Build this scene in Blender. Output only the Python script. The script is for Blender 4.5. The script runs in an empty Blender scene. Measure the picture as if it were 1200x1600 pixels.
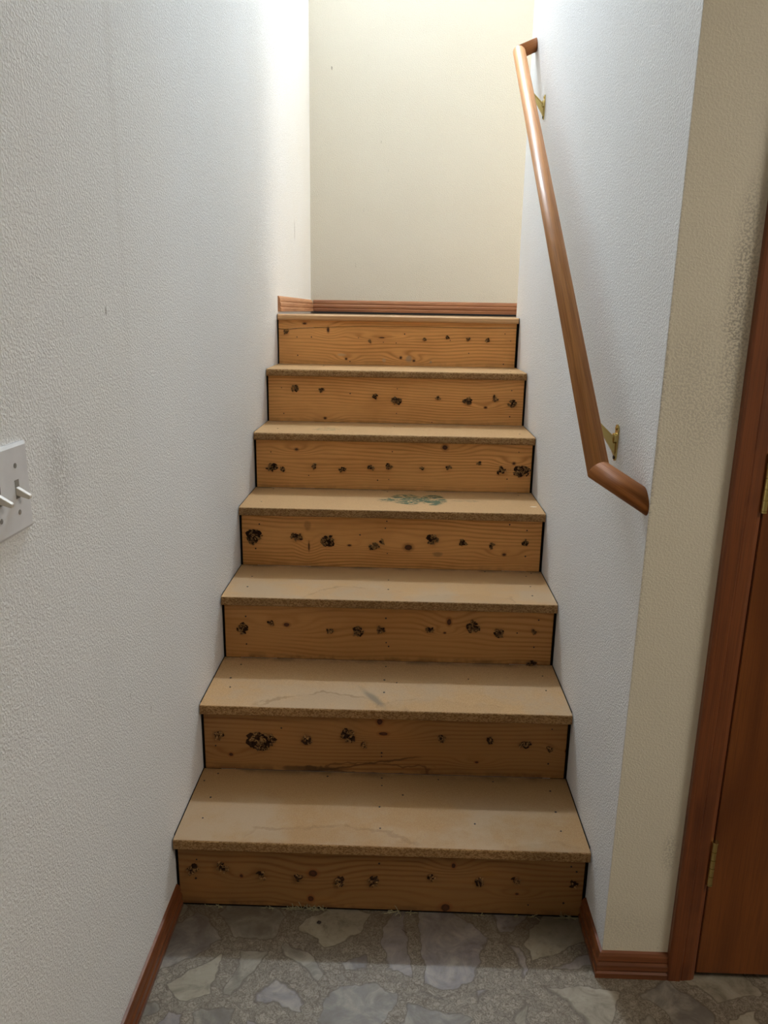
import bpy, bmesh, math, random
from mathutils import Vector, Matrix

SC = bpy.context.scene
COL = SC.collection
random.seed(7)

# ------------------------------------------------------------------ camera
RISE, RUN, NOSE, THICK, HALF = .1867, .2599, .0189, .025, .4572
cam_data = bpy.data.cameras.new('camera')
cam = bpy.data.objects.new('camera', cam_data)
COL.objects.link(cam)
cam_data.sensor_fit = 'HORIZONTAL'
cam_data.sensor_width = 36.0
cam_data.lens = 1202.39 / 1200 * 36
cam_data.clip_start = .01
_yaw, _pi, _ro = -.0225, -.2558, .0169
_fw = Vector((math.sin(_yaw) * math.cos(_pi), math.cos(_yaw) * math.cos(_pi), math.sin(_pi)))
_rt = Vector((math.cos(_yaw), -math.sin(_yaw), 0))
_up = _rt.cross(_fw)
_r2 = _rt * math.cos(_ro) + _up * math.sin(_ro)
_u2 = -_rt * math.sin(_ro) + _up * math.cos(_ro)
_m = Matrix((_r2, _u2, -_fw)).transposed().to_4x4()
_m.translation = Vector((.0275, -1.4664, 1.3253))
cam.matrix_world = _m
SC.camera = cam

# ------------------------------------------------------------------ light
SC.view_settings.view_transform = 'Standard'
SC.view_settings.look = 'None'
SC.view_settings.gamma = 1
SC.view_settings.use_curve_mapping = False
SC.view_settings.exposure = 0.05
w = bpy.data.worlds.new('world')
SC.world = w
w.use_nodes = True
w.node_tree.nodes['Background'].inputs[0].default_value = (1, .95, .88, 1)
w.node_tree.nodes['Background'].inputs[1].default_value = 0.02


def area(name, loc, size, power, color, aim=(0, 0, -1), shape='DISK', size_y=None):
    d = bpy.data.lights.new(name, 'AREA')
    d.shape = shape
    d.size = size
    if size_y:
        d.size_y = size_y
    d.energy = power
    d.color = color
    o = bpy.data.objects.new(name, d)
    COL.objects.link(o)
    o.location = loc
    o.rotation_euler = Vector(aim).to_track_quat('-Z', 'Y').to_euler()
    return o


area('stairwell_lamp', (0, 2.61, 4.00), .50, 88, (.74, .87, 1.0), aim=(0, -1, -.10), shape='RECTANGLE', size_y=.20)
area('upper_hall_light', (2.15, 2.12, 1.98), .70, 17, (1.0, .94, .84), aim=(-1, 0, 0), shape='RECTANGLE', size_y=1.3)  # unseen warm source round the corner, shaped window-like for even light
area('lower_hall_fill', (1.9, -1.2, 2.38), .9, 21, (1.0, .96, .90))  # added fill standing in for bounce in the lower hall, no real lamp

MARKS = {
1:([(-0.423,0.1,0.034,0.026),(-0.356,0.108,0.028,0.029),(-0.267,0.09,0.018,0.02),(-0.183,0.086,0.016,0.021),(-0.09,0.08,0.018,0.027),(-0.014,0.082,0.02,0.029),(0.113,0.097,0.017,0.018),(0.221,0.09,0.022,0.025),(0.304,0.098,0.025,0.019),(0.432,0.093,0.016,0.018)],[(-0.314,0.084,0.008,0.01),(0.163,0.129,0.01,0.014),(0.149,0.017,0.022,0.022),(-0.157,0.029,0.014,0.016),(0.308,0.06,0.009,0.006),(-0.152,0.097,0.022,0.019)],[(-0.003,0.129),(0.424,0.137),(0.414,0.04),(0.437,0.124),(-0.414,0.124),(-0.418,0.074),(0.335,0.032)]),
2:([(-0.419,0.283,0.022,0.025),(-0.312,0.269,0.082,0.052),(-0.195,0.275,0.026,0.027),(-0.093,0.291,0.035,0.038),(-0.053,0.27,0.015,0.017),(0.142,0.291,0.021,0.023),(0.264,0.29,0.016,0.021),(0.348,0.28,0.031,0.021),(0.412,0.271,0.02,0.015)],[(-0.013,0.332,0.016,0.018),(-0.003,0.299,0.024,0.01),(-0.39,0.228,0.012,0.01),(0.233,0.226,0.01,0.006),(0.457,0.265,0.009,0.011)],[(-0.428,0.252),(-0.007,0.245),(-0.007,0.235),(-0.26,0.307),(0.416,0.325),(0.413,0.228)]),
3:([(-0.406,0.462,0.032,0.037),(-0.327,0.479,0.017,0.016),(-0.164,0.461,0.021,0.018),(-0.082,0.46,0.034,0.029),(-0.021,0.468,0.025,0.02),(0.115,0.473,0.022,0.017),(0.232,0.484,0.046,0.034),(0.305,0.467,0.034,0.024),(0.404,0.472,0.015,0.015)],[(-0.283,0.475,0.017,0.012),(0.168,0.496,0.013,0.021),(0.157,0.463,0.008,0.006)],[(-0.397,0.497),(-0.397,0.414),(-0.007,0.502),(-0.005,0.429),(0.002,0.418),(0.414,0.508),(0.406,0.427),(0.357,0.468)]),
4:([(-0.419,0.651,0.056,0.05),(-0.289,0.655,0.039,0.026),(-0.192,0.642,0.045,0.039),(-0.052,0.627,0.03,0.026),(-0.026,0.645,0.019,0.014),(0.124,0.655,0.037,0.031),(0.217,0.649,0.026,0.018),(0.303,0.64,0.018,0.021),(0.408,0.65,0.022,0.021)],[(-0.127,0.63,0.011,0.006),(0.053,0.628,0.026,0.019),(0.345,0.612,0.012,0.009),(-0.251,0.623,0.005,0.026)],[(-0.402,0.691),(-0.415,0.613),(-0.014,0.709),(-0.018,0.687),(-0.011,0.607),(-0.095,0.664),(0.41,0.69),(0.41,0.608),(0.357,0.707)]),
5:([(-0.404,0.815,0.04,0.028),(-0.369,0.812,0.018,0.018),(-0.262,0.823,0.017,0.019),(-0.17,0.813,0.02,0.021),(-0.075,0.82,0.019,0.02),(-0.015,0.826,0.023,0.026),(0.093,0.822,0.015,0.01),(0.183,0.826,0.021,0.015),(0.283,0.845,0.013,0.014),(0.355,0.821,0.028,0.028),(0.425,0.819,0.063,0.038)],[(0.168,0.893,0.019,0.017),(-0.322,0.877,0.012,0.009),(0.397,0.845,0.011,0.009)],[(-0.407,0.867),(-0.005,0.876),(-0.052,0.779),(-0.015,0.782),(0.377,0.792),(-0.282,0.79),(0.411,0.883)]),
6:([(-0.36,1.051,0.027,0.027),(-0.266,1.047,0.019,0.019),(-0.073,1.027,0.016,0.021),(0.003,1.014,0.038,0.031),(0.152,1.026,0.018,0.014),(0.258,1.019,0.033,0.032),(0.355,1.029,0.02,0.022),(0.417,1.01,0.03,0.033)],[(-0.253,0.947,0.011,0.008),(0.322,0.996,0.011,0.008)],[(-0.409,1.053),(-0.163,1.037),(0.005,1.057),(0.004,0.969),(0.412,1.058),(0.41,0.965),(0.132,0.937),(-0.402,0.961)]),
7:([(-0.428,1.241,0.02,0.014),(-0.108,1.21,0.012,0.011),(0.105,1.221,0.014,0.012),(0.192,1.23,0.012,0.015),(0.271,1.225,0.015,0.011),(0.346,1.223,0.018,0.015)],[(-0.357,1.273,0.014,0.007),(-0.267,1.251,0.009,0.019),(-0.06,1.225,0.02,0.005),(0.014,1.151,0.01,0.01),(-0.197,1.143,0.009,0.008),(0.065,1.14,0.01,0.008)],[(-0.387,1.222),(-0.385,1.153),(-0.182,1.133),(0.027,1.24),(0.202,1.219),(0.275,1.172),(0.41,1.247),(0.41,1.133),(-0.331,1.223),(-0.15,1.223),(-0.054,1.208),(-0.005,1.206),(0.433,1.221)]),
}
NAILS = {
1:[(-0.419,0.237),(-0.446,0.205),(-0.414,0.139),(-0.413,0.061),(-0.142,0.239),(-0.005,0.238),(-0.004,0.207),(-0.007,0.122),(-0.003,0.044),(0.048,0.171),(0.137,0.239),(0.274,0.237),(0.411,0.205),(0.409,0.123),(0.408,0.054),(0.214,0.07)],
2:[(-0.404,0.473),(-0.415,0.392),(-0.405,0.341),(-0.004,0.484),(-0.006,0.404),(0.027,0.39),(-0.005,0.335),(0.422,0.452),(0.417,0.369),(0.219,0.422)],
3:[(-0.407,0.673),(-0.403,0.585),(-0.004,0.67),(-0.003,0.591),(0.288,0.766),(0.428,0.762),(0.401,0.569),(0.408,0.733),(0.407,0.643)],
4:[(-0.405,0.839),(0.142,1.038),(0.411,0.998),(-0.397,1.017),(-0.018,1.009)],
5:[(-0.395,1.117),(-0.002,1.213),(0.419,1.101)],
6:[(-0.276,1.482),(0.411,1.35)],
}

# ------------------------------------------------------------------ helpers
def link(name, me, mats=(), parent=None, smooth=False, mw=None):
    o = bpy.data.objects.new(name, me)
    COL.objects.link(o)
    for m in (mats if isinstance(mats, (list, tuple)) else [mats]):
        me.materials.append(m)
    if smooth:
        for p in me.polygons:
            p.use_smooth = True
    base = Vector((0, 0, 0))
    q = parent
    while q is not None:
        base += q.location
        q = q.parent
    if parent is not None:
        o.parent = parent
    M = mw.copy() if mw is not None else Matrix.Identity(4)
    M.translation = M.translation - base
    o.matrix_basis = M
    return o


def from_bm(name, bm, mats=(), parent=None, smooth=False, mw=None):
    bmesh.ops.recalc_face_normals(bm, faces=bm.faces)
    me = bpy.data.meshes.new(name)
    bm.to_mesh(me)
    bm.free()
    return link(name, me, mats, parent, smooth, mw)


def empty(name, loc, label, cat, group=None):
    o = bpy.data.objects.new(name, None)
    COL.objects.link(o)
    o.location = loc
    o.empty_display_size = .05
    o['label'] = label
    o['category'] = cat
    if group:
        o['group'] = group
    return o


def bx(bm, x0, x1, y0, y1, z0, z1, bevel=0, mat=0):
    vs = [bm.verts.new((x, y, z)) for x in (x0, x1) for y in (y0, y1) for z in (z0, z1)]
    fs = [(0, 1, 3, 2), (4, 6, 7, 5), (0, 4, 5, 1), (2, 3, 7, 6), (0, 2, 6, 4), (1, 5, 7, 3)]
    F = [bm.faces.new([vs[i] for i in f]) for f in fs]
    for f in F:
        f.material_index = mat
    if bevel:
        es = {e for f in F for e in f.edges}
        bmesh.ops.bevel(bm, geom=list(es), offset=bevel, segments=2, affect='EDGES', clamp_overlap=True)
    return F


def box(name, x0, x1, y0, y1, z0, z1, mat, parent=None, bevel=0):
    bm = bmesh.new()
    bx(bm, x0, x1, y0, y1, z0, z1, bevel)
    return from_bm(name, bm, mat, parent)


def struct(o, label=None):
    o['kind'] = 'structure'
    if label:
        o['label'] = label
    return o


def extrude(bm, prof, a, b, frame, matfn=None):
    """prof: closed list of 2-D points; frame(s, u, v) -> 3-D point."""
    A = [bm.verts.new(frame(a, *p)) for p in prof]
    B = [bm.verts.new(frame(b, *p)) for p in prof]
    n = len(prof)
    for i in range(n):
        j = (i + 1) % n
        f = bm.faces.new((A[i], A[j], B[j], B[i]))
        if matfn:
            f.material_index = matfn((prof[i][0] + prof[j][0]) / 2, (prof[i][1] + prof[j][1]) / 2)
    f1 = bm.faces.new(A)
    f2 = bm.faces.new(B[::-1])
    if matfn:
        f1.material_index = f2.material_index = 1


def disc(bm, c, r, h, axis, seg=16, mat=0):
    """short closed cylinder from c along axis (Vector) of height h."""
    ax = Vector(axis).normalized()
    q = ax.to_track_quat('Z', 'Y')
    A, B = [], []
    for i in range(seg):
        t = 2 * math.pi * i / seg
        v = Vector((math.cos(t) * r, math.sin(t) * r, 0))
        A.append(bm.verts.new(Vector(c) + q @ v))
        B.append(bm.verts.new(Vector(c) + q @ (v + Vector((0, 0, h)))))
    for i in range(seg):
        j = (i + 1) % seg
        bm.faces.new((A[i], A[j], B[j], B[i])).material_index = mat
    bm.faces.new(A[::-1]).material_index = mat
    bm.faces.new(B).material_index = mat


# ------------------------------------------------------------------ material nodes
class Mat:
    def __init__(self, name, rough=.6, spec=.3, metallic=0):
        self.m = bpy.data.materials.new(name)
        self.m.use_nodes = True
        self.t = self.m.node_tree
        self.b = self.t.nodes['Principled BSDF']
        self.b.inputs['Roughness'].default_value = rough
        self.b.inputs['Specular IOR Level'].default_value = spec
        self.b.inputs['Metallic'].default_value = metallic
        tc = self.t.nodes.new('ShaderNodeTexCoord')
        self.co = tc.outputs['Object']
        s = self.t.nodes.new('ShaderNodeSeparateXYZ')
        self.t.links.new(self.co, s.inputs[0])
        self.x, self.y, self.z = s.outputs

    def put(self, sock, v):
        if hasattr(v, 'is_output'):
            self.t.links.new(v, sock)
        else:
            sock.default_value = v

    def M(self, op, a, b=0.0, c=0.0, clamp=False):
        n = self.t.nodes.new('ShaderNodeMath')
        n.operation = op
        n.use_clamp = clamp
        self.put(n.inputs[0], a)
        self.put(n.inputs[1], b)
        self.put(n.inputs[2], c)
        return n.outputs[0]

    def vec(self, x, y, z):
        n = self.t.nodes.new('ShaderNodeCombineXYZ')
        for i, v in enumerate((x, y, z)):
            self.put(n.inputs[i], v)
        return n.outputs[0]

    def scaled(self, s, off=(0, 0, 0)):
        n = self.t.nodes.new('ShaderNodeMapping')
        self.t.links.new(self.co, n.inputs[0])
        n.inputs['Scale'].default_value = s
        n.inputs['Location'].default_value = off
        return n.outputs[0]

    def noise(self, scale=5, detail=3, rough=.5, vec=None, dist=0.0, color=False):
        n = self.t.nodes.new('ShaderNodeTexNoise')
        self.t.links.new(vec if vec is not None else self.co, n.inputs['Vector'])
        n.inputs['Scale'].default_value = scale
        n.inputs['Detail'].default_value = detail
        n.inputs['Roughness'].default_value = rough
        n.inputs['Distortion'].default_value = dist
        return n.outputs['Color' if color else 'Fac']

    def voro(self, scale, feature='F1', vec=None, out='Distance', rnd=1.0):
        n = self.t.nodes.new('ShaderNodeTexVoronoi')
        n.feature = feature
        self.t.links.new(vec if vec is not None else self.co, n.inputs['Vector'])
        n.inputs['Scale'].default_value = scale
        n.inputs['Randomness'].default_value = rnd
        return n.outputs[out]

    def ramp(self, v, lo, hi, a=0.0, b=1.0, smooth=True):
        n = self.t.nodes.new('ShaderNodeMapRange')
        n.interpolation_type = 'SMOOTHSTEP' if smooth else 'LINEAR'
        self.put(n.inputs['Value'], v)
        for k, q in zip(('From Min', 'From Max', 'To Min', 'To Max'), (lo, hi, a, b)):
            n.inputs[k].default_value = q
        return n.outputs['Result']

    def mix(self, f, a, b, mode='MIX'):
        n = self.t.nodes.new('ShaderNodeMix')
        n.data_type = 'RGBA'
        n.blend_type = mode
        self.put(n.inputs[0], f)
        for s, v in ((n.inputs[6], a), (n.inputs[7], b)):
            if not hasattr(v, 'is_output') and len(v) == 3:
                v = (*v, 1)
            self.put(s, v)
        return n.outputs[2]

    def blob(self, u, v, cu, cv, ru, rv, wob=0.0, wsock=None):
        """normalised elliptical distance about (cu, cv), optionally wobbled by a 0..1 noise."""
        a = self.M('DIVIDE', self.M('SUBTRACT', u, cu), ru)
        b = self.M('DIVIDE', self.M('SUBTRACT', v, cv), rv)
        d = self.M('SQRT', self.M('ADD', self.M('MULTIPLY', a, a), self.M('MULTIPLY', b, b)))
        if wsock is not None:
            d = self.M('ADD', d, self.M('MULTIPLY', self.M('SUBTRACT', wsock, .5), wob))
        return d

    def color(self, c):
        if not hasattr(c, 'is_output') and len(c) == 3:
            c = (*c, 1)
        self.put(self.b.inputs['Base Color'], c)
        return self

    def rough(self, v):
        self.put(self.b.inputs['Roughness'], v)
        return self

    def bump(self, h, dist=.001, strength=1.0):
        n = self.t.nodes.new('ShaderNodeBump')
        n.inputs['Distance'].default_value = dist
        n.inputs['Strength'].default_value = strength
        self.put(n.inputs['Height'], h)
        self.t.links.new(n.outputs[0], self.b.inputs['Normal'])
        return self


def srgb(r, g, b):
    return tuple(((v / 255) / 12.92 if v / 255 < .04045 else ((v / 255 + .055) / 1.055) ** 2.4) for v in (r, g, b))


def plain(name, c, rough=.5, spec=.3, metallic=0):
    m = Mat(name, rough, spec, metallic)
    n = m.noise(40, 2)
    m.color(m.mix(m.ramp(n, .3, .7), tuple(v * .94 for v in c), c))
    return m.m


def wall_mat(name, c, grime=None, seam=False, depth=.0007):
    m = Mat(name, .75, .25)
    n1 = m.noise(250, 2, .5, dist=.3)
    n2 = m.noise(600, 2, .5)
    h = m.M('ADD', m.ramp(n1, .38, .66), m.M('MULTIPLY', n2, .25))
    if seam:
        h = m.M('ADD', h, m.M('MULTIPLY', m.M('MULTIPLY', m.ramp(m.y, -.105, -.060), 3.6), m.ramp(m.z, .9, 1.5)))
    m.bump(h, depth, 1.0)
    big = m.noise(1.3, 4, .6)
    col = m.mix(m.ramp(big, .35, .75, 0, .35), c, tuple(v * k for v, k in zip(c, (.95, .92, .86))))
    # small scattered scuffs
    sc = m.noise(60, 2, .5, vec=m.scaled((1, 1, .35)))
    spots = m.noise(2.2, 3, .6)
    f = m.M('MULTIPLY', m.ramp(sc, .735, .78), m.ramp(spots, .52, .68))
    col = m.mix(m.M('MULTIPLY', f, .55), col, srgb(110, 90, 66))
    if grime:
        for (ax, cu, cv, ru, rv, amt) in grime:
            u = {'x': m.x, 'y': m.y}[ax]
            d = m.blob(u, m.z, cu, cv, ru, rv, .9, m.noise(9, 3, .6))
            sp = m.ramp(n1, .62, .36)
            k = m.M('MULTIPLY', m.M('MULTIPLY', m.ramp(d, 1.15, .2), sp), amt)
            col = m.mix(k, col, srgb(96, 80, 58))
    m.color(col)
    return m.m


def marks_between(k):
    return MARKS[k]


def pine(k, knots, z0):
    """stained construction pine, horizontal grain bending round the knots."""
    rr = random.Random(100 + k)
    m = Mat('pine_board_%d' % k, .55, .3)
    off = (k * 3.7, k * 1.3, k * 2.1)
    warp = m.noise(1.0, 2, .5, vec=m.scaled((1.5, 1, 5), off))
    warp2 = m.noise(1.0, 3, .6, vec=m.scaled((9, 1, 50), off))
    ph = m.M('ADD', m.M('MULTIPLY', warp, rr.uniform(30, 60)), m.M('MULTIPLY', m.z, 420 + 160 * rr.random()))
    ph = m.M('ADD', ph, m.M('MULTIPLY', warp2, 2.2))
    for (cx, cz, w_, h_) in knots:
        d = m.blob(m.x, m.z, cx, cz, w_ * 3.0 + .01, h_ * 1.1 + .004)
        ph = m.M('ADD', ph, m.M('MULTIPLY', m.ramp(d, 2.2, 0), 12.0))
    ring = m.M('MULTIPLY', m.M('ADD', m.M('SINE', ph), 1.0), .5)
    ring = m.M('POWER', ring, 2.2)
    fine = m.noise(1.0, 2, .5, vec=m.scaled((14, 1, 900), off))
    blotch = m.noise(1.0, 3, .6, vec=m.scaled((4, 1, 9), off))
    light_tint = (.50, .62, .95, 1.32, 1.38, 1.40, 1.44)[k - 1]  # boards paler step by step upward, the light gradient painted into their colour
    lite, dark = (tuple(v * light_tint for v in srgb(*q)) for q in ((206, 150, 88), (164, 106, 50)))
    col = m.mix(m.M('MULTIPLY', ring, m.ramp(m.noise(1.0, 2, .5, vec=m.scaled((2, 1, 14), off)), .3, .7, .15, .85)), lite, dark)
    col = m.mix(m.ramp(fine, .35, .7, 0, .25), col, srgb(172, 116, 60))
    col = m.mix(m.ramp(blotch, .45, .8, 0, .45), col, srgb(186, 124, 62))
    wob = m.noise(120, 2)
    for (cx, cz, w_, h_) in knots:
        d = m.blob(m.x, m.z, cx, cz, w_ * .5, h_ * .5, .5, wob)
        col = m.mix(m.ramp(d, 1.9, 1.0, 0, .55), col, srgb(140, 80, 38))
        core = m.ramp(d, 1.0, .75, 0, .92)
        col = m.mix(core, col, srgb(62, 34, 20))
        if w_ > .012:
            col = m.mix(m.ramp(d, .6, .3, 0, .5), col, srgb(104, 58, 34))
    # patchy darker band along the bottom edge
    low_band = m.M('MULTIPLY', m.ramp(m.z, z0 + .022, z0 + .002), m.ramp(m.noise(22, 3, .6), .38, .65))
    col = m.mix(m.M('MULTIPLY', low_band, .5 if k < 4 else .2), col, srgb(82, 58, 34))
    if k == 2:      # dried water marks low on the board
        wv = m.noise(16, 3, .6)
        wx = m.M('MULTIPLY', m.M('SUBTRACT', wv, .5), .030)
        line = m.M('SUBTRACT', m.M('SUBTRACT', m.z, m.M('ADD', .221, m.M('MULTIPLY', m.x, .17))), wx)
        line = m.ramp(m.M('ABSOLUTE', line), .0042, .0008)
        rng = m.M('MULTIPLY', m.ramp(m.x, -.27, -.12), m.ramp(m.x, .11, .06))
        col = m.mix(m.M('MULTIPLY', m.M('MULTIPLY', line, rng), .75), col, srgb(88, 58, 28))
        d2 = m.blob(m.x, m.z, -.02, .198, .17, .016, 1.6, m.noise(30, 2))
        l2 = m.ramp(m.M('ABSOLUTE', m.M('SUBTRACT', d2, .9)), .16, .04)
        col = m.mix(m.M('MULTIPLY', l2, .6), col, srgb(92, 60, 30))
        d3 = m.blob(m.x, m.z, -.19, .193, .09, .010, 1.2, m.noise(30, 2))
        col = m.mix(m.ramp(d3, 1.1, .6, 0, .65), col, srgb(74, 54, 30))
    if k == 7:
        for (cx, cz, ru, rv) in ((.045, 1.147, .016, .016), (-.215, 1.158, .02, .006), (-.05, 1.14, .008, .008), (.13, 1.136, .006, .006)):
            d = m.blob(m.x, m.z, cx, cz, ru, rv, .9, m.noise(60, 2))
            col = m.mix(m.ramp(d, 1.1, .5, 0, .55), col, srgb(150, 140, 122) if cx > 0 else srgb(205, 175, 140))
    if k == 4:
        d = m.blob(m.x, m.z, .143, .608, .018, .010, .5, m.noise(60, 2))
        col = m.mix(m.ramp(d, 1.1, .5, 0, .55), col, srgb(118, 92, 58))
        d = m.blob(m.x, m.z, -.255, .69, .012, .018, .7, m.noise(60, 2))
        col = m.mix(m.ramp(d, 1.1, .5, 0, .5), col, srgb(142, 96, 50))
    if k == 1:
        d = m.blob(m.x, m.z, .243, .11, .022, .008, .7, m.noise(60, 2))
        col = m.mix(m.ramp(d, 1.1, .5, 0, .6), col, srgb(150, 104, 48))
    m.color(col)
    m.bump(m.M('ADD', m.M('MULTIPLY', ring, .5), fine), .0003, .6)
    m.rough(m.ramp(blotch, .3, .7, .5, .68))
    return m.m


def board_top(k):
    """smooth face of the particleboard treads."""
    m = Mat('particleboard_face_%d' % k, .62, .25)
    off = (k * 2.3, k * 1.1, 0)
    fl = m.noise(700, 2, .6)
    fl2 = m.noise(220, 3, .6)
    big = m.noise(1.0, 4, .65, vec=m.scaled((5, 5, 5), off))
    c0, c1 = srgb(196, 156, 108), srgb(168, 128, 82)
    col = m.mix(m.ramp(fl, .38, .66), c0, c1)
    col = m.mix(m.ramp(fl2, .56, .72, 0, .35), col, srgb(150, 110, 70))
    # greyish walked-in dust towards the nosing, patchy
    y1 = k * RUN
    if k == 1:
        col = m.mix(.5, col, srgb(132, 98, 58))  # lowest tread tinted darker all over, its dimmer light put into the colour
    worn = m.M('MULTIPLY', m.ramp(m.y, y1 - .05, y1 - .20), m.ramp(big, .38, .62))
    if k <= 3:
        col = m.mix(m.M('MULTIPLY', worn, .55), col, srgb(172, 150, 124))
    # patchy darker band along the back of the tread
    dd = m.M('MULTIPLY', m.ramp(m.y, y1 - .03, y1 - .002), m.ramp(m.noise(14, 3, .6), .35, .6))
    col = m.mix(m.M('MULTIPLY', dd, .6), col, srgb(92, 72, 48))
    w1 = m.noise(11, 4, .65, vec=m.scaled((1, 1, 1), off))

    def tide(cx, cy, rx, ry, wob, amt, c=srgb(116, 84, 50), fill=0, wid=.07):
        nonlocal col
        d = m.blob(m.x, m.y, cx, cy, rx, ry, wob, w1)
        if fill:
            col = m.mix(m.ramp(d, 1.0, .85, 0, fill), col, c)
        l = m.ramp(m.M('ABSOLUTE', m.M('SUBTRACT', d, 1.0)), wid, wid * .25)
        brk = m.ramp(m.noise(9, 3, .6, vec=m.scaled((1, 1, 1), (cx * 5, cy * 9, 2))), .42, .60)
        col = m.mix(m.M('MULTIPLY', m.M('MULTIPLY', l, brk), amt * .85), col, c)
    if k == 1:
        tide(-.12, -.045, .22, .09, .8, .42, fill=.10)
        tide(.36, -.01, .085, .022, 2.0, .75, fill=.12, wid=.2)
        tide(.17, -.02, .13, .065, 1.4, .28, fill=.08)
    if k == 2:
        tide(-.13, .23, .19, .092, .8, .5, fill=.12)
        tide(.14, .26, .15, .045, 1.5, .4, fill=.08)
        u = m.M('ADD', m.M('MULTIPLY', m.M('ADD', m.x, .032), .55), m.M('MULTIPLY', m.M('SUBTRACT', m.y, .30), .35))
        v = m.M('SUBTRACT', m.M('MULTIPLY', m.M('ADD', m.x, .032), .84), m.M('MULTIPLY', m.M('SUBTRACT', m.y, .30), -.54))
        d = m.blob(u, v, 0, 0, .06, .014, 1.1, m.noise(18, 3))
        d = m.blob(m.M('ADD', m.x, m.M('MULTIPLY', m.M('SUBTRACT', m.y, .30), .62)), m.y, -.030, .30, .016, .055, 1.0, m.noise(18, 3))
        col = m.mix(m.ramp(d, 1.2, .3, 0, .75), col, srgb(112, 100, 82))
    if k == 3:
        tide(-.09, .50, .14, .10, 1.2, .45, fill=.08)
        tide(.2, .51, .14, .06, 1.4, .35, fill=.08)
    if k == 4:
        st = m.noise(1.0, 3, .7, vec=m.scaled((26, 60, 1)), dist=1.2)
        for (cx, cy, rx, ry, th) in ((.045, .91, .062, .072, .46), (.128, .91, .045, .075, .45), (-.02, .895, .03, .03, .55), (.235, .905, .05, .010, .52)):
            d = m.blob(m.x, m.y, cx, cy, rx, ry, .6, m.noise(20, 2))
            k_ = m.M('MULTIPLY', m.ramp(d, 1.05, .8), m.ramp(st, th, th + .04))
            col = m.mix(m.M('MULTIPLY', k_, .95 if cx < .2 else .5), col, srgb(56, 78, 52))
        d = m.blob(m.x, m.y, .437, .85, .012, .006, .6, m.noise(60, 2))
        col = m.mix(m.ramp(d, 1.0, .8), col, srgb(222, 206, 180))
    if k == 5:
        st = m.noise(1.0, 3, .7, vec=m.scaled((30, 40, 1)), dist=1.2)
        d = m.blob(m.x, m.y, -.232, 1.13, .055, .04, .5, m.noise(20, 2))
        col = m.mix(m.M('MULTIPLY', m.M('MULTIPLY', m.ramp(d, 1.05, .8), m.ramp(st, .5, .55)), .6), col, srgb(120, 112, 74))
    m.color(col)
    m.bump(fl, .0002, .5)
    return m.m


def board_edge():
    m = Mat('particleboard_edge', .85, .15)
    v = m.voro(1.0, 'F1', vec=m.scaled((260, 420, 420)), out='Color')
    s = m.t.nodes.new('ShaderNodeSeparateColor')
    m.t.links.new(v, s.inputs[0])
    n = m.noise(380, 2, .6)
    lo = m.noise(6, 3, .6)
    col = m.mix(m.ramp(s.outputs[0], .2, .85), srgb(184, 144, 96), srgb(142, 104, 64))
    col = m.mix(m.ramp(n, .56, .70, 0, .6), col, srgb(84, 56, 34))
    col = m.mix(m.ramp(lo, .4, .7, 0, .3), col, srgb(122, 98, 66))
    m.color(col)
    m.bump(m.M('ADD', s.outputs[1], n), .0012, .8)
    return m.m


def stained(name, lite, dark, axis='z', fig=1.0, rough=.38, scale=1.0, spec=.45, coat=0.0, seed=0):
    """stained and varnished trim wood with the grain running along axis."""
    m = Mat(name, rough, spec)
    s = {'x': (1.2, 30, 30), 'y': (30, 1.2, 30), 'z': (30, 30, 1.2)}[axis]
    s = tuple(v * scale for v in s)
    s2 = {'x': (8, 600, 600), 'y': (600, 8, 600), 'z': (600, 600, 8)}[axis]
    off = (seed * 3.1, seed * 1.7, seed * .9)
    a = m.noise(1.0, 3, .55, vec=m.scaled(s, off), dist=.4)
    ring = m.M('MULTIPLY', m.M('ADD', m.M('SINE', m.M('MULTIPLY', a, 38 * fig)), 1), .5)
    f = m.noise(1.0, 2, .5, vec=m.scaled(s2, off))
    col = m.mix(m.M('MULTIPLY', ring, m.ramp(m.noise(1.0, 2, .5, vec=m.scaled((2, 1, 14), off)), .3, .7, .15, .85)), lite, dark)
    col = m.mix(m.ramp(f, .4, .7, 0, .4), col, tuple(v * .6 for v in dark))
    m.color(col)
    m.rough(m.ramp(f, .3, .7, rough, rough + .12))
    m.bump(f, .00015, .5)
    if coat:
        m.b.inputs['Coat Weight'].default_value = coat
        m.b.inputs['Coat Roughness'].default_value = .22
    return m.m


def door_veneer():
    m = Mat('door_veneer', .35, .45)
    a = m.noise(1.0, 2, .5, vec=m.scaled((5.5, 1, .75), (2, 0, 5)))
    ph = m.M('ADD', m.M('MULTIPLY', a, 30), m.M('MULTIPLY', m.x, 30))
    ring = m.M('MULTIPLY', m.M('ADD', m.M('SINE', ph), 1), .5)
    f = m.noise(1.0, 3, .6, vec=m.scaled((420, 1, 9)))
    col = m.mix(m.M('MULTIPLY', ring, .7), srgb(134, 76, 32), srgb(98, 50, 18))
    col = m.mix(m.ramp(f, .42, .7, 0, .45), col, srgb(92, 46, 18))
    m.color(col)
    m.bump(f, .0002, .4)
    return m.m


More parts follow.
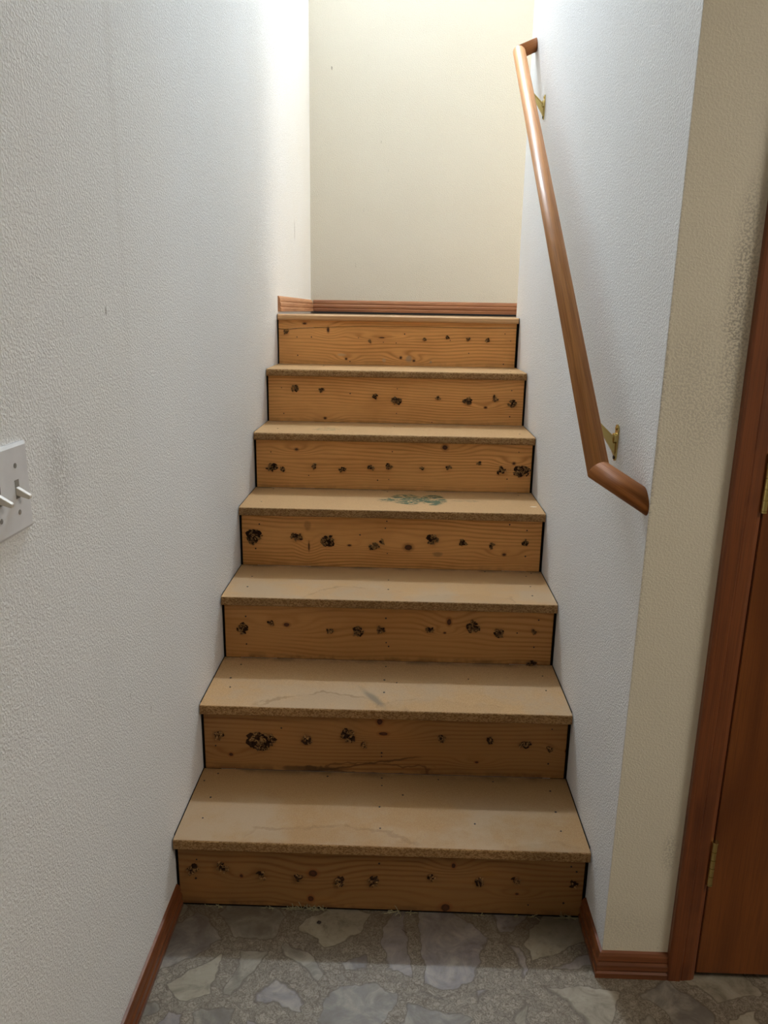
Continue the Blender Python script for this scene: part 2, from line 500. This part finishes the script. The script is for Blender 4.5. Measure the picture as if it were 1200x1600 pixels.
def vinyl():
    """sheet vinyl printed with broken flagstones set in small crushed stone."""
    m = Mat('stone_print_vinyl', .4, .3)
    w1 = m.noise(11, 3, .6, color=True)
    vadd = m.t.nodes.new('ShaderNodeVectorMath')
    vadd.operation = 'MULTIPLY_ADD'
    m.t.links.new(w1, vadd.inputs[0])
    vadd.inputs[1].default_value = (.060, .060, 0)
    m.t.links.new(m.scaled((1, 1, 0), (.31, .17, 0)), vadd.inputs[2])
    P = vadd.outputs[0]
    e = m.voro(7.4, 'DISTANCE_TO_EDGE', vec=P)
    cc = m.voro(7.4, 'F1', vec=P, out='Color')
    s = m.t.nodes.new('ShaderNodeSeparateColor')
    m.t.links.new(cc, s.inputs[0])
    c1, c2, c3 = s.outputs[0], s.outputs[1], s.outputs[2]
    thr = m.M('ADD', .03, m.M('MULTIPLY', c3, .15))
    gap = m.M('SUBTRACT', e, thr)
    stone = m.ramp(gap, -.004, .006)
    rim = m.M('MULTIPLY', m.ramp(m.M('ABSOLUTE', gap), .016, .004), .8)
    tone = m.mix(m.ramp(c1, .15, .95), srgb(112, 104, 96), srgb(176, 164, 140))
    tone = m.mix(m.ramp(c2, .55, .75, 0, .8), tone, srgb(140, 130, 134))
    mott = m.noise(16, 4, .65, dist=1.0)
    tone = m.mix(m.ramp(mott, .4, .75, 0, .55), tone, srgb(206, 196, 176))
    tone = m.mix(m.ramp(mott, .47, .25, 0, .75), tone, srgb(98, 86, 72))
    tone = m.mix(m.ramp(m.noise(60, 4, .7), .5, .7, 0, .35), tone, srgb(112, 98, 80))
    # crushed stone between the flags
    e2 = m.voro(70, 'DISTANCE_TO_EDGE', vec=P)
    c4 = m.voro(70, 'F1', vec=P, out='Color')
    s4 = m.t.nodes.new('ShaderNodeSeparateColor')
    m.t.links.new(c4, s4.inputs[0])
    e3 = m.noise(90, 3, .65, dist=3.0)
    peb = m.mix(s4.outputs[0], srgb(140, 128, 112), srgb(170, 158, 140))
    peb = m.mix(m.ramp(e3, .48, .56, 0, .75), peb, srgb(98, 84, 68))
    peb = m.mix(m.ramp(e2, .09, .015, 0, .45), peb, srgb(100, 86, 70))
    col = m.mix(stone, peb, tone)
    col = m.mix(m.M('MULTIPLY', rim, .8), col, srgb(92, 80, 66))
    col = m.mix(.42, col, srgb(78, 66, 46))
    # patchy darker brown towards the foot of the stair
    gr = m.M('MULTIPLY', m.ramp(m.y, -.13, -.01), m.ramp(m.noise(9, 4, .6), .3, .6))
    col = m.mix(m.M('MULTIPLY', gr, .45), col, srgb(86, 70, 50))
    m.color(col)
    inv = m.M('SUBTRACT', 1.0, stone)
    h = m.M('ADD', m.M('MULTIPLY', stone, .9), m.M('MULTIPLY', inv, m.M('ADD', m.M('MULTIPLY', m.ramp(e2, 0, .1), .5), m.M('MULTIPLY', e3, 1.2))))
    h = m.M('ADD', h, m.M('MULTIPLY', mott, .4))
    m.bump(h, .0007, .6)
    m.rough(m.ramp(e3, .3, .7, .34, .55))
    return m.m


def residue():
    m = Mat('torn_glue_and_fibre', .9, .15)
    n = m.noise(260, 3, .65)
    n2 = m.noise(90, 2)
    col = m.mix(m.ramp(n, .36, .60), srgb(70, 46, 28), srgb(176, 134, 86))
    col = m.mix(m.ramp(n2, .52, .68, 0, .7), col, srgb(60, 42, 30))
    m.color(col)
    m.bump(n, .001, 1)
    return m.m


M_WALL_L = wall_mat('painted_texture_left', srgb(243, 242, 240), grime=[('y', -.40, 1.09, .06, .10, .3), ('y', 1.3, .95, .16, .30, .08), ('y', 2.08, 1.655, .014, .05, .6)], seam=True)
M_WALL = wall_mat('painted_texture', srgb(243, 242, 241))
M_CREAM = wall_mat('painted_texture_cream', srgb(226, 219, 204))
M_END = wall_mat('painted_texture_cream_end', srgb(236, 227, 206),
                 grime=[('x', .575, 1.36, .030, .22, .5), ('x', .53, 1.20, .09, .16, .2), ('x', .462, 1.1, .006, .6, .4), ('x', .575, .30, .02, .06, .3), ('x', .5, .12, .1, .06, .15)], depth=.00028)
M_CEIL = wall_mat('ceiling_paint', srgb(232, 230, 224))
M_VINYL = vinyl()
M_EDGE = board_edge()
M_RES = residue()
M_TRIM = stained('stained_trim_level', srgb(128, 72, 36), srgb(92, 48, 22), 'x', .6, .36, coat=.3)
M_TRIM_Y = stained('stained_trim_side', srgb(122, 68, 34), srgb(86, 44, 21), 'y', .6, .36, coat=.3)
M_TRIM_UP = stained('unfinished_brown_trim', srgb(168, 112, 72), srgb(128, 78, 48), 'x', .5, .5)
M_TRIM_UPY = stained('unfinished_brown_trim_side', srgb(200, 146, 104), srgb(162, 108, 70), 'y', .5, .5)
M_CASING = stained('stained_casing', srgb(132, 72, 34), srgb(98, 49, 21), 'z', .5, .38, coat=.2)
M_RAIL = stained('varnished_fir_rail', srgb(204, 138, 72), srgb(166, 104, 50), 'x', .6, .42, scale=1.1, coat=.12)
M_RETURN = stained('varnished_fir_return', srgb(176, 108, 50), srgb(138, 80, 34), 'x', .4, .55, spec=.25, seed=3)
M_NOSING = stained('pale_nosing_wood', srgb(222, 176, 124), srgb(196, 144, 92), 'x', .4, .45)
M_DOOR = door_veneer()
M_DARK = plain('dark_gap_shade', srgb(26, 22, 19), .9, .1)
M_CHAR = plain('dark_torn_wood', srgb(62, 42, 28), .9, .1)
M_NAIL = plain('dark_nail', srgb(44, 34, 28), .55, .4)
M_BRASS = plain('polished_brass', srgb(206, 184, 118), .22, .5, 1.0)
M_PLASTIC = plain('white_plastic', srgb(232, 232, 234), .32, .5)
M_TOGGLE = plain('ivory_toggle', srgb(226, 218, 204), .35, .5)
M_SCREW = plain('painted_screw', srgb(150, 146, 140), .45, .4)
M_FIBRE = plain('grey_carpet_fibre', srgb(158, 150, 118), .9, .1)
M_SUB = plain('dusty_subfloor', srgb(120, 92, 62), .8, .2)

# ------------------------------------------------------------------ room shell
XW = .463
YE = -.148          # face of the wall that carries the door
YB = 2.66           # wall at the back of the landing
YC = 1.66           # far end of the right-hand stair wall
ZL = 7 * RISE
ZT = 4.10
struct(box('floor', -.60, 2.3, -3.3, .04, -.05, 0, M_VINYL))
struct(box('wall_left', -XW - .12, -XW, -3.3, YB + .12, -.05, ZT, M_WALL_L))
struct(box('wall_back', -XW, 2.32, YB, YB + .12, ZL + .012, ZT, M_CREAM))
struct(box('wall_right', XW, XW + .12, YE + .002, YC, 0, ZT, M_WALL))
DX0, DX1, DTOP = .653, 1.415, 2.035
bm = bmesh.new()
bx(bm, XW + .0005, DX0, YE, YE + .11, 0, 2.44)
bx(bm, DX0, DX1, YE, YE + .11, DTOP, 2.44)
bx(bm, DX1, 2.3, YE, YE + .11, 0, 2.44)
struct(from_bm('wall_end', bm, M_END))
struct(box('wall_hall_right', 2.2, 2.3, -3.3, YE, 0, 2.44, M_CREAM))
struct(box('wall_rear', -.60, 2.3, -3.4, -3.3, -.05, 2.44, M_CREAM))
struct(box('ceiling_hall', -.60, 2.3, -3.4, YE + .1, 2.44, 2.5, M_CEIL))
struct(box('wall_header', -.60, XW + .12, YE + .0, YE + .1, 2.5, ZT, M_WALL))
struct(box('wall_upper_front', XW + .12, 2.3, YC - .1, YC, ZL - .2, ZT, M_CREAM))
struct(box('wall_upper_right', 2.2, 2.3, YC, YB, ZL - .2, ZT, M_CREAM))
struct(box('ceiling_stairwell', -.60, 2.32, YE, YB + .12, ZT, ZT + .06, M_CEIL))
struct(box('floor_landing', -XW, 2.2, 6 * RUN + .10, YB + .12, ZL - .03, ZL - .0005, M_SUB))
struct(box('wall_understair', -XW, XW, YB + .12, YB + .16, 0, ZL - .03, M_DARK))

# ------------------------------------------------------------------ trim
BASE = [(0, 0), (.013, 0), (.0135, .012), (.0100, .0155), (.0100, .0175), (.0125, .021), (.0120, .031), (.0085, .036), (.0085, .038), (.0100, .041), (.0080, .050), (.0050, .056), (0, .058)]


def baseboard(name, a, b, frame, mat, label=None):
    bm = bmesh.new()
    extrude(bm, BASE, a, b, frame)
    return struct(from_bm(name, bm, mat), label)


baseboard('baseboard_left', -3.3, -.001, lambda s, d, h: (-XW + d, s, h), M_TRIM_Y)
bm = bmesh.new()    # right side and end wall pieces meet in a mitre at the corner
n = len(BASE)
rows = []
for (px, py, nx, ny) in ((XW, -.001, -1, 0), (XW, YE, -1, -1), (.5965, YE, 0, -1)):
    rows.append([bm.verts.new((px + d * nx, py + d * ny, h)) for d, h in BASE])
for A, B in ((rows[0], rows[1]), (rows[1], rows[2])):
    for i in range(n):
        j = (i + 1) % n
        bm.faces.new((A[i], A[j], B[j], B[i]))
bm.faces.new(rows[0])
bm.faces.new(rows[2][::-1])
struct(from_bm('baseboard_right', bm, M_TRIM))
BT = ZL + .0095
baseboard('baseboard_back', -XW + .0125, 2.19, lambda s, d, h: (s, YB - d, BT + h), M_TRIM_UP)
baseboard('baseboard_landing', 1.585, YB - .001, lambda s, d, h: (-XW + d, s, BT + h), M_TRIM_UPY)

# door casing: three sides in one profile
CAS = [(0, 0), (0, .012), (.004, .014), (.026, .0145), (.029, .012), (.031, .0125), (.050, .0105), (.057, .007), (.057, 0)]
bm = bmesh.new()


def cas_pt(side, u, d):
    # u grows from the outer edge towards the door
    if side == 0:
        return [(.5965 + u, YE - d, 0), (.5965 + u, YE - d, DTOP + .057 - u)]
    return [(DX1 + .057 - u, YE - d, DTOP + .057 - u), (DX1 + .057 - u, YE - d, 0)]


ring = [[], [], [], []]
for u, d in CAS:
    a, b = cas_pt(0, u, d)
    c, e = cas_pt(1, u, d)
    for q, p in zip(ring, (a, b, c, e)):
        q.append(bm.verts.new(p))
n = len(CAS)
for A, B in zip(ring, ring[1:]):
    for i in range(n):
        j = (i + 1) % n
        bm.faces.new((A[i], A[j], B[j], B[i]))
bm.faces.new(ring[0])
bm.faces.new(ring[3][::-1])
struct(from_bm('trim_1', bm, M_CASING))

# door leaf with hinges
door = struct(box('door_1', DX0 + .0045, DX1 - .004, YE - .004, YE + .031, .013, DTOP - .003, M_DOOR, bevel=.0015))
jm = bmesh.new()
bx(jm, DX0 - .0005, DX0 + .0012, YE - .004, YE + .11, 0, DTOP)
bx(jm, DX0 + .0012, DX0 + .012, YE + .034, YE + .045, 0, DTOP)
bx(jm, DX0, DX1, YE + .05, YE + .11, -.001, .004)
struct(from_bm('trim_2', jm, M_CASING))
struct(box('wall_closet', DX0 - .05, DX1 + .1, .30, .34, 0, 2.1, M_DARK))


def hinge(z0, z1):
    bm = bmesh.new()
    L = (z1 - z0) / 5
    xk, yk = DX0 + .003, YE - .0105
    for i in range(5):
        disc(bm, (xk, yk, z0 + i * L + .0006), .0058, L - .0012, (0, 0, 1), 18)
    disc(bm, (xk, yk, z0 - .002), .0035, z1 - z0 + .004, (0, 0, 1), 12)
    disc(bm, (xk, yk, z1), .0066, .003, (0, 0, 1), 18)
    disc(bm, (xk, yk, z0 - .003), .0060, .003, (0, 0, 1), 18)
    bx(bm, xk - .001, xk + .001, yk, YE + .0, z0, z1)
    return from_bm('door_hinge', bm, M_BRASS, door)


hinge(.236, .330)['label'] = 'lower brass hinge'
hinge(1.000, 1.098)['label'] = 'upper brass hinge'
hinge(1.765, 1.863)['label'] = 'top brass hinge'

# ------------------------------------------------------------------ staircase
stairs = empty('staircase', (0, 0, 0), 'stripped wooden staircase with particleboard treads and pine risers between two walls', 'staircase')


def tread_profile(k, thick, rad):
    y0 = (k - 1) * RUN - NOSE
    z = k * RISE
    P = [(k * RUN - .001, z - thick), (k * RUN - .001, z)]
    for i in range(7):
        t = math.pi / 2 * i / 6
        P.append((y0 + rad - rad * math.sin(t), z - rad + rad * math.cos(t)))
    r2 = min(rad, thick - rad) * .95
    for i in range(7):
        t = math.pi / 2 * i / 6
        P.append((y0 + r2 - r2 * math.cos(t), z - thick + r2 - r2 * math.sin(t)))
    return P


TL = {1: 'wide lowest tread with water stains', 2: 'tread with grey smear and water stain', 3: 'dusty tread with faint stains', 4: 'tread with green paint scribbles', 5: 'tread with faint green marks', 6: 'uppermost tread with a chip in its rounded nose'}
RL = {1: 'lowest riser with carpet fibres at its foot', 2: 'riser with one big torn glue patch and water marks', 7: 'top riser with a long split near its upper edge'}


def blob_mesh(bm, c, w_, h_, rr):
    """a torn, chipped lump of carpet glue and fibre on a face looking to -y."""
    cx, cy, cz = c
    # ragged dark bed
    for q in range(max(2, int(w_ * h_ / .00035))):
        ox, oz = rr.uniform(-.25, .25) * w_, rr.uniform(-.25, .25) * h_
        N = 9
        ring = []
        for i in range(N):
            t = 2 * math.pi * i / N
            s = rr.uniform(.55, 1.0)
            ring.append(bm.verts.new((cx + ox + math.cos(t) * w_ * .32 * s, cy - .0006 - rr.random() * .0006, cz + oz + math.sin(t) * h_ * .32 * s)))
        back = [bm.verts.new((v.co.x, cy + .001, v.co.z)) for v in ring]
        tip = bm.verts.new((cx + ox, cy - .0015, cz + oz))
        for i in range(N):
            j = (i + 1) % N
            bm.faces.new((ring[i], ring[j], tip)).material_index = 1
            bm.faces.new((ring[i], back[i], back[j], ring[j])).material_index = 1
        bm.faces.new(back).material_index = 1
    # chips standing proud
    for q in range(int(5 + w_ * h_ / .00008)):
        a = rr.uniform(0, 2 * math.pi)
        rad = rr.random() ** .6 * .46
        px, pz = cx + math.cos(a) * rad * w_, cz + math.sin(a) * rad * h_
        ln = rr.uniform(.0032, .0075) * (1 + min(w_, .05) * 9)
        th = rr.uniform(.0008, .0022)
        Rm = Matrix.Rotation(rr.uniform(0, 6.28), 3, 'Y') @ Matrix.Rotation(rr.uniform(-.7, .7), 3, 'Z')
        vs = []
        for (ax, ay, az) in ((-1, 0, -.3), (-.5, 0, .5), (.4, 0, .6), (1, 0, .05), (.3, 0, -.5)):
            v = Rm @ Vector((ax * ln * rr.uniform(.6, 1), 0, az * ln * rr.uniform(.5, 1)))
            vs.append(Vector((px, cy - .0015 - rr.random() * .003, pz)) + v)
        F = [bm.verts.new(v - Vector((0, th, 0))) for v in vs]
        Bk = [bm.verts.new(v + Vector((0, th, 0))) for v in vs]
        mi = 1 if rr.random() < .26 else 0
        bm.faces.new(F).material_index = mi
        bm.faces.new(Bk[::-1]).material_index = mi
        for i in range(5):
            j = (i + 1) % 5
            bm.faces.new((F[i], F[j], Bk[j], Bk[i])).material_index = mi


def fibres(name, bm, cx, cy, cz, w_, n, hh, rr, parent, label=None):
    for q in range(n):
        x, z = cx + rr.uniform(-.5, .5) * w_, cz
        p = Vector((x, cy, z))
        d = Vector((rr.uniform(-1, 1), -rr.random() * .5, rr.uniform(.2, 1))).normalized()
        pts = [p]
        L = hh * rr.uniform(.4, 1)
        bend = Vector((rr.uniform(-1, 1), 0, rr.uniform(-1, .6)))
        for i in range(5):
            d = (d + bend * .4).normalized()
            q2 = pts[-1] + d * L / 5
            q2.z = max(q2.z, cz + .0006)
            q2.y = min(q2.y, cy)
            pts.append(q2)
        r = .00075
        prev = None
        for pt in pts:
            ringv = [bm.verts.new(pt + Vector((math.cos(t) * r, math.sin(t) * r * .6, math.sin(t) * r))) for t in (0, 2.09, 4.19)]
            if prev:
                for i in range(3):
                    j = (i + 1) % 3
                    bm.faces.new((prev[i], prev[j], ringv[j], ringv[i]))
            prev = ringv
    o = from_bm(name, bm, M_FIBRE, parent)
    o['kind'] = 'stuff'
    return o


for k in range(1, 7):
    bm = bmesh.new()
    rad = .0045 if k < 5 else .008
    y0 = (k - 1) * RUN - NOSE
    zt = k * RISE
    extrude(bm, tread_profile(k, THICK, rad), -HALF - .0022, HALF + .0022, lambda s, u, v: (s, u, v),
            lambda u, v, y0=y0, zt=zt, rad=rad: 0 if (v > zt - .001 and u > y0 + rad * .6) else 1)
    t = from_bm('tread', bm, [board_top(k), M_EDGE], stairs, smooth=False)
    t['label'] = TL[k]
    for (x, y) in NAILS[k]:
        bm = bmesh.new()
        disc(bm, (x, min(y, k * RUN - .006), zt - .002), random.uniform(.0020, .0030), .0026, (0, 0, 1), 9)
        from_bm('nail', bm, M_NAIL, t)

for k in range(1, 8):
    z0 = (k - 1) * RISE + (.006 if k == 1 else 0)
    z1 = k * RISE - (THICK if k < 7 else .022)
    y = (k - 1) * RUN
    clumps, knots, nails = MARKS[k]
    wide = HALF - (.0005 if k != 6 else .0)
    sub = {5: .000, 6: .000, 7: .004}.get(k, 0)
    bm = bmesh.new()
    if k == 7:   # the split near the top: two pieces of board with a wandering crack
        zc = lambda x: 1.2665 + .0045 * math.sin(x * 9 + 2) * math.exp(-((x + .2) * 2) ** 2) - (.006 * math.exp(-((x + .43) / .045) ** 2)) - .003 * math.exp(-((x + .02) / .08) ** 2) + (.003 if x > .2 else .015 * x)
        N = 60
        for (lo, hi, yy) in ((lambda x: z0, lambda x: zc(x) - .0012, y), (lambda x: zc(x) + .0006, lambda x: z1, y - .0015)):
            F0 = [[bm.verts.new((-wide + 2 * (wide - sub / 2) * i / N, q, f(-wide + 2 * wide * i / N))) for i in range(N + 1)] for q, f in ((yy, lo), (yy, hi), (y + .018, hi), (y + .018, lo))]
            for a in range(4):
                A, B = F0[a], F0[(a + 1) % 4]
                for i in range(N):
                    bm.faces.new((A[i], A[i + 1], B[i + 1], B[i]))
            bm.faces.new([F0[a][0] for a in range(4)])
            bm.faces.new([F0[a][N] for a in range(4)][::-1])
    else:
        bx(bm, -wide + .001, wide - .002, y, y + .018, z0, z1, .0008)
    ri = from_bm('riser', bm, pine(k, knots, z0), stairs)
    if k in RL:
        ri['label'] = RL[k]
    for i, (cx, cz, w_, h_) in enumerate(clumps):
        bm = bmesh.new()
        cz = max(cz, z0 + h_ / 2 + .004)
        blob_mesh(bm, (cx, y, cz), w_, h_, random.Random(k * 100 + i))
        from_bm('glue_patch', bm, [M_RES, M_CHAR], ri)
    for (cx, cz) in nails:
        cz = min(max(cz, z0 + .006), z1 - .005)
        bm = bmesh.new()
        disc(bm, (cx, y + .0015, cz), random.uniform(.0017, .0026), .0023, (0, -1, 0), 8)
        from_bm('nail', bm, M_NAIL, ri)
    # near-black filler painting in the shade of the gap beside the riser ends
for s in (-1, 1):
    bm = bmesh.new()
    P = []
    for k in range(1, 8):
        P += [((k - 1) * RUN + .004, (k - 1) * RISE - (0 if k == 1 else .0015)), ((k - 1) * RUN + .004, k * RISE - .0015)]
    P += [(7 * RUN, 7 * RISE - .0015), (7 * RUN, 5.4 * RISE), (.3, 0)]
    P = [(u, max(v, 0.0)) for u, v in P]
    extrude(bm, P, s * (HALF + .0002), s * (XW - .0004), lambda q, u, v: (q, u, v))
    from_bm('gap_filler', bm, M_DARK, stairs)

# dark strip under the lowest riser
box('toe_strip', -HALF + .001, HALF - .002, .003, .016, .0003, .006, M_DARK, stairs)

# landing edge
bm = bmesh.new()
yn = 6 * RUN - NOSE
P = [(6 * RUN + .10, ZL - .022), (6 * RUN + .10, ZL)]
for i in range(7):
    t = math.pi / 2 * i / 6
    P.append((yn + .008 - .008 * math.sin(t), ZL - .008 + .008 * math.cos(t)))
for i in range(7):
    t = math.pi / 2 * i / 6
    P.append((yn + .008 - .008 * math.cos(t), ZL - .022 + .008 - .008 * math.sin(t)))
extrude(bm, P, -HALF, HALF, lambda s, u, v: (s, u, v))
from_bm('landing_nosing', bm, M_NOSING, stairs)['label'] = 'pale rounded wooden nosing'

# glue lump on the back of the second tread
bm = bmesh.new()
blob_mesh(bm, (.402, 2 * RUN - .002, 2 * RISE + .008), .034, .016, random.Random(9))
from_bm('glue_patch', bm, [M_RES, M_CHAR], stairs)
# carpet fibres left along the foot of the stair
fr = random.Random(5)
for cx, w_, n_, hh in ((-.377, .06, 10, .012), (-.25, .03, 8, .012), (-.165, .085, 46, .020), (.038, .02, 9, .018), (.078, .02, 8, .014), (.228, .012, 5, .012), (.307, .03, 5, .012), (.345, .02, 6, .014), (.425, .03, 14, .024)):
    fibres('carpet_fibre', bmesh.new(), cx, -.0022, .001, w_, n_, hh * 1.25, fr, stairs)

# ------------------------------------------------------------------ handrail
RR = .0208
XRc = .393
T0, B0 = Vector((XRc, 1.455, 2.178)), Vector((XRc, -.053, 1.045))
WT, WB = Vector((XW, 1.557, 2.232)), Vector((XW, -.118, 1.004))
rail_thing = empty('handrail', (XW, .70, 1.62), 'varnished round wooden handrail on two brass brackets along the right wall', 'handrail')


def rod(name, a, b, na, nb, mat, label=None):
    ax = (b - a).normalized()
    q = ax.to_track_quat('X', 'Z')
    mw = q.to_matrix().to_4x4()
    mw.translation = a
    inv = mw.inverted()
    bm = bmesh.new()
    A, B = [], []
    N = 40
    for i in range(N):
        t = 2 * math.pi * i / N
        off = q @ Vector((0, math.cos(t) * RR, math.sin(t) * RR))
        pa = a + off + ax * (-(off.dot(na)) / ax.dot(na))
        pb = b + off + ax * (-(off.dot(nb)) / ax.dot(nb))
        A.append(bm.verts.new(inv @ pa))
        B.append(bm.verts.new(inv @ pb))
    for i in range(N):
        j = (i + 1) % N
        bm.faces.new((A[i], A[j], B[j], B[i])).smooth = True
    bm.faces.new(A[::-1])
    bm.faces.new(B)
    o = from_bm(name, bm, mat, rail_thing, mw=mw)
    if label:
        o['label'] = label
    return o


d1 = (WT - T0).normalized()
d2 = (T0 - B0).normalized()
d3 = (B0 - WB).normalized()
mt = (d1 + d2).normalized()
mb = (d2 + d3).normalized()
NX = Vector((1, 0, 0))
rod('rail', T0, B0, mt, mb, M_RAIL)
rod('rail_return', WT - d1 * .0005, T0, NX, mt, M_RETURN, 'upper mitred return')
rod('rail_return', B0, WB + d3 * .0005, mb, NX, M_RETURN, 'lower mitred return')


def bracket(y, zb, label):
    """zb = bottom of the wall plate."""
    bm = bmesh.new()
    # wall plate: tapered tongue, rounded ends
    P = []
    for i in range(9):
        t = math.pi * i / 8
        P.append((math.cos(t) * .010, .064 + math.sin(t) * .010))
    for i in range(9):
        t = math.pi + math.pi * i / 8
        P.append((math.cos(t) * .007, .007 + math.sin(t) * .007))
    extrude(bm, P, XW - .0035, XW - .0002, lambda s, u, v: (s, y + u, zb + v))
    disc(bm, (XW - .003, y, zb + .046), .0105, .006, (-1, 0, 0), 20)
    br = from_bm('bracket', bm, M_BRASS, rail_thing)
    br['label'] = label
    bm = bmesh.new()
    W = [(XW - .003, .048), (XW - .003, .010), (XW - .008, .020), (XW - .030, .054), (XW - .050, .074), (XRc + .008, .086), (XRc - .006, .0885), (XRc - .006, .0945), (XRc + .006, .0945), (XRc + .016, .091), (XW - .030, .068), (XW - .012, .050)]
    extrude(bm, W, y - .0035, y + .0035, lambda s, u, v: (u, s, zb + v))
    rim = [(XW - .003, .010), (XW - .008, .020), (XW - .030, .054), (XW - .050, .074), (XRc + .008, .086)]
    rim2 = [(XW - .006, .046), (XW - .030, .068), (XRc + .016, .091)]
    for R_ in (rim, rim2):
        for (a, b) in zip(R_, R_[1:]):
            dx, dz = b[0] - a[0], b[1] - a[1]
            L = math.hypot(dx, dz)
            nx, nz = -dz / L * .0014, dx / L * .0014
            q = [(a[0] + nx, a[1] + nz), (b[0] + nx, b[1] + nz), (b[0] - nx, b[1] - nz), (a[0] - nx, a[1] - nz)]
            extrude(bm, q, y - .0055, y + .0055, lambda s, u, v: (u, s, zb + v))
    from_bm('bracket_arm', bm, M_BRASS, br)
    for zz in (.007, .066):
        bm = bmesh.new()
        disc(bm, (XW - .003, y, zb + zz), .0038, .0025, (-1, 0, 0), 14)
        from_bm('screw', bm, M_BRASS if zz > .05 else M_NAIL, br)
    return br


bracket(.092, 1.037, 'lower brass bracket')
bracket(1.285, 1.037 + 1.193 * .7512, 'upper brass bracket')

# ------------------------------------------------------------------ light switch
sw = empty('light_switch', (-XW, -.555, 1.045), 'white double toggle light switch plate on the left wall', 'light switch')
cy, cz, hw, hh = -.555, 1.100, .058, .057
bm = bmesh.new()
x0, x1, x2 = -XW + .0002, -XW + .0035, -XW + .0062
ringA = [(cy - hw, cz - hh), (cy + hw, cz - hh), (cy + hw, cz + hh), (cy - hw, cz + hh)]
ringB = [(cy - hw + .004, cz - hh + .004), (cy + hw - .004, cz - hh + .004), (cy + hw - .004, cz + hh - .004), (cy - hw + .004, cz + hh - .004)]
R0 = [bm.verts.new((x0, *p)) for p in ringA]
R1 = [bm.verts.new((x1, *p)) for p in ringA]
R2 = [bm.verts.new((x2, *p)) for p in ringB]
for A, B in ((R0, R1), (R1, R2)):
    for i in range(4):
        j = (i + 1) % 4
        bm.faces.new((A[i], A[j], B[j], B[i]))
bm.faces.new(R2)
bm.faces.new(R0[::-1])
from_bm('plate', bm, M_PLASTIC, sw)
for yy in (cy + .023, cy - .023):
    sl = box('toggle_slot', x2 - .0005, x2 + .0003, yy - .0052, yy + .0052, cz - .012, cz + .012, M_SCREW, sw)
    bm = bmesh.new()
    A = [(x2 - .002, yy - .0042, cz - .007), (x2 - .002, yy + .0042, cz - .007), (x2 - .002, yy + .0042, cz + .004), (x2 - .002, yy - .0042, cz + .004)]
    B = [(x2 + .0155, yy - .0034, cz - .0125), (x2 + .0155, yy + .0034, cz - .0125), (x2 + .0165, yy + .0034, cz - .0075), (x2 + .0165, yy - .0034, cz - .0075)]
    VA = [bm.verts.new(p) for p in A]
    VB = [bm.verts.new(p) for p in B]
    for i in range(4):
        j = (i + 1) % 4
        bm.faces.new((VA[i], VA[j], VB[j], VB[i]))
    bm.faces.new(VA[::-1])
    bm.faces.new(VB)
    bmesh.ops.bevel(bm, geom=list(bm.edges), offset=.0006, segments=2, affect='EDGES')
    from_bm('toggle', bm, M_TOGGLE, sw)
    for zz in (cz - .030, cz + .030):
        bm = bmesh.new()
        disc(bm, (x2 - .0008, yy, zz), .0033, .0014, (1, 0, 0), 14)
        bx(bm, x2 + .0005, x2 + .0008, yy - .0004, yy + .0004, zz - .003, zz + .003)
        from_bm('screw', bm, M_SCREW, sw)

# ------------------------------------------------------------------ bits lying on the floor
def curl(name, pts, r, z, mat):
    bm = bmesh.new()
    prev = None
    for (x, y) in pts:
        ringv = [bm.verts.new((x, y + math.cos(t) * r, z + r + math.sin(t) * r)) for t in (0, 1.57, 3.14, 4.71)]
        if prev:
            for i in range(4):
                bm.faces.new((prev[i], prev[(i + 1) % 4], ringv[(i + 1) % 4], ringv[i]))
        else:
            bm.faces.new(ringv)
        prev = ringv
    bm.faces.new(prev[::-1])
    return from_bm(name, bm, mat)


th = curl('thread', [(.051 + .0024 * i, -.0505 - .008 * math.sin(i / 5 * 1.5)) for i in range(6)], .0007, 0, M_NAIL)
th['label'] = 'short dark curled thread lying on the vinyl floor before the lowest riser'
th['category'] = 'thread'
bm = bmesh.new()
bmesh.ops.create_icosphere(bm, subdivisions=2, radius=.0045)
rr = random.Random(3)
for v in bm.verts:
    v.co *= rr.uniform(.6, 1.25)
    v.co += Vector((-.134, -.040, 0))
    v.co.z = max(v.co.z * .6 + .002, 0.0002)
cr = from_bm('crumb', bm, M_NAIL)
cr['label'] = 'tiny dark crumb on the vinyl floor below the torn carpet fibres'
cr['category'] = 'debris'
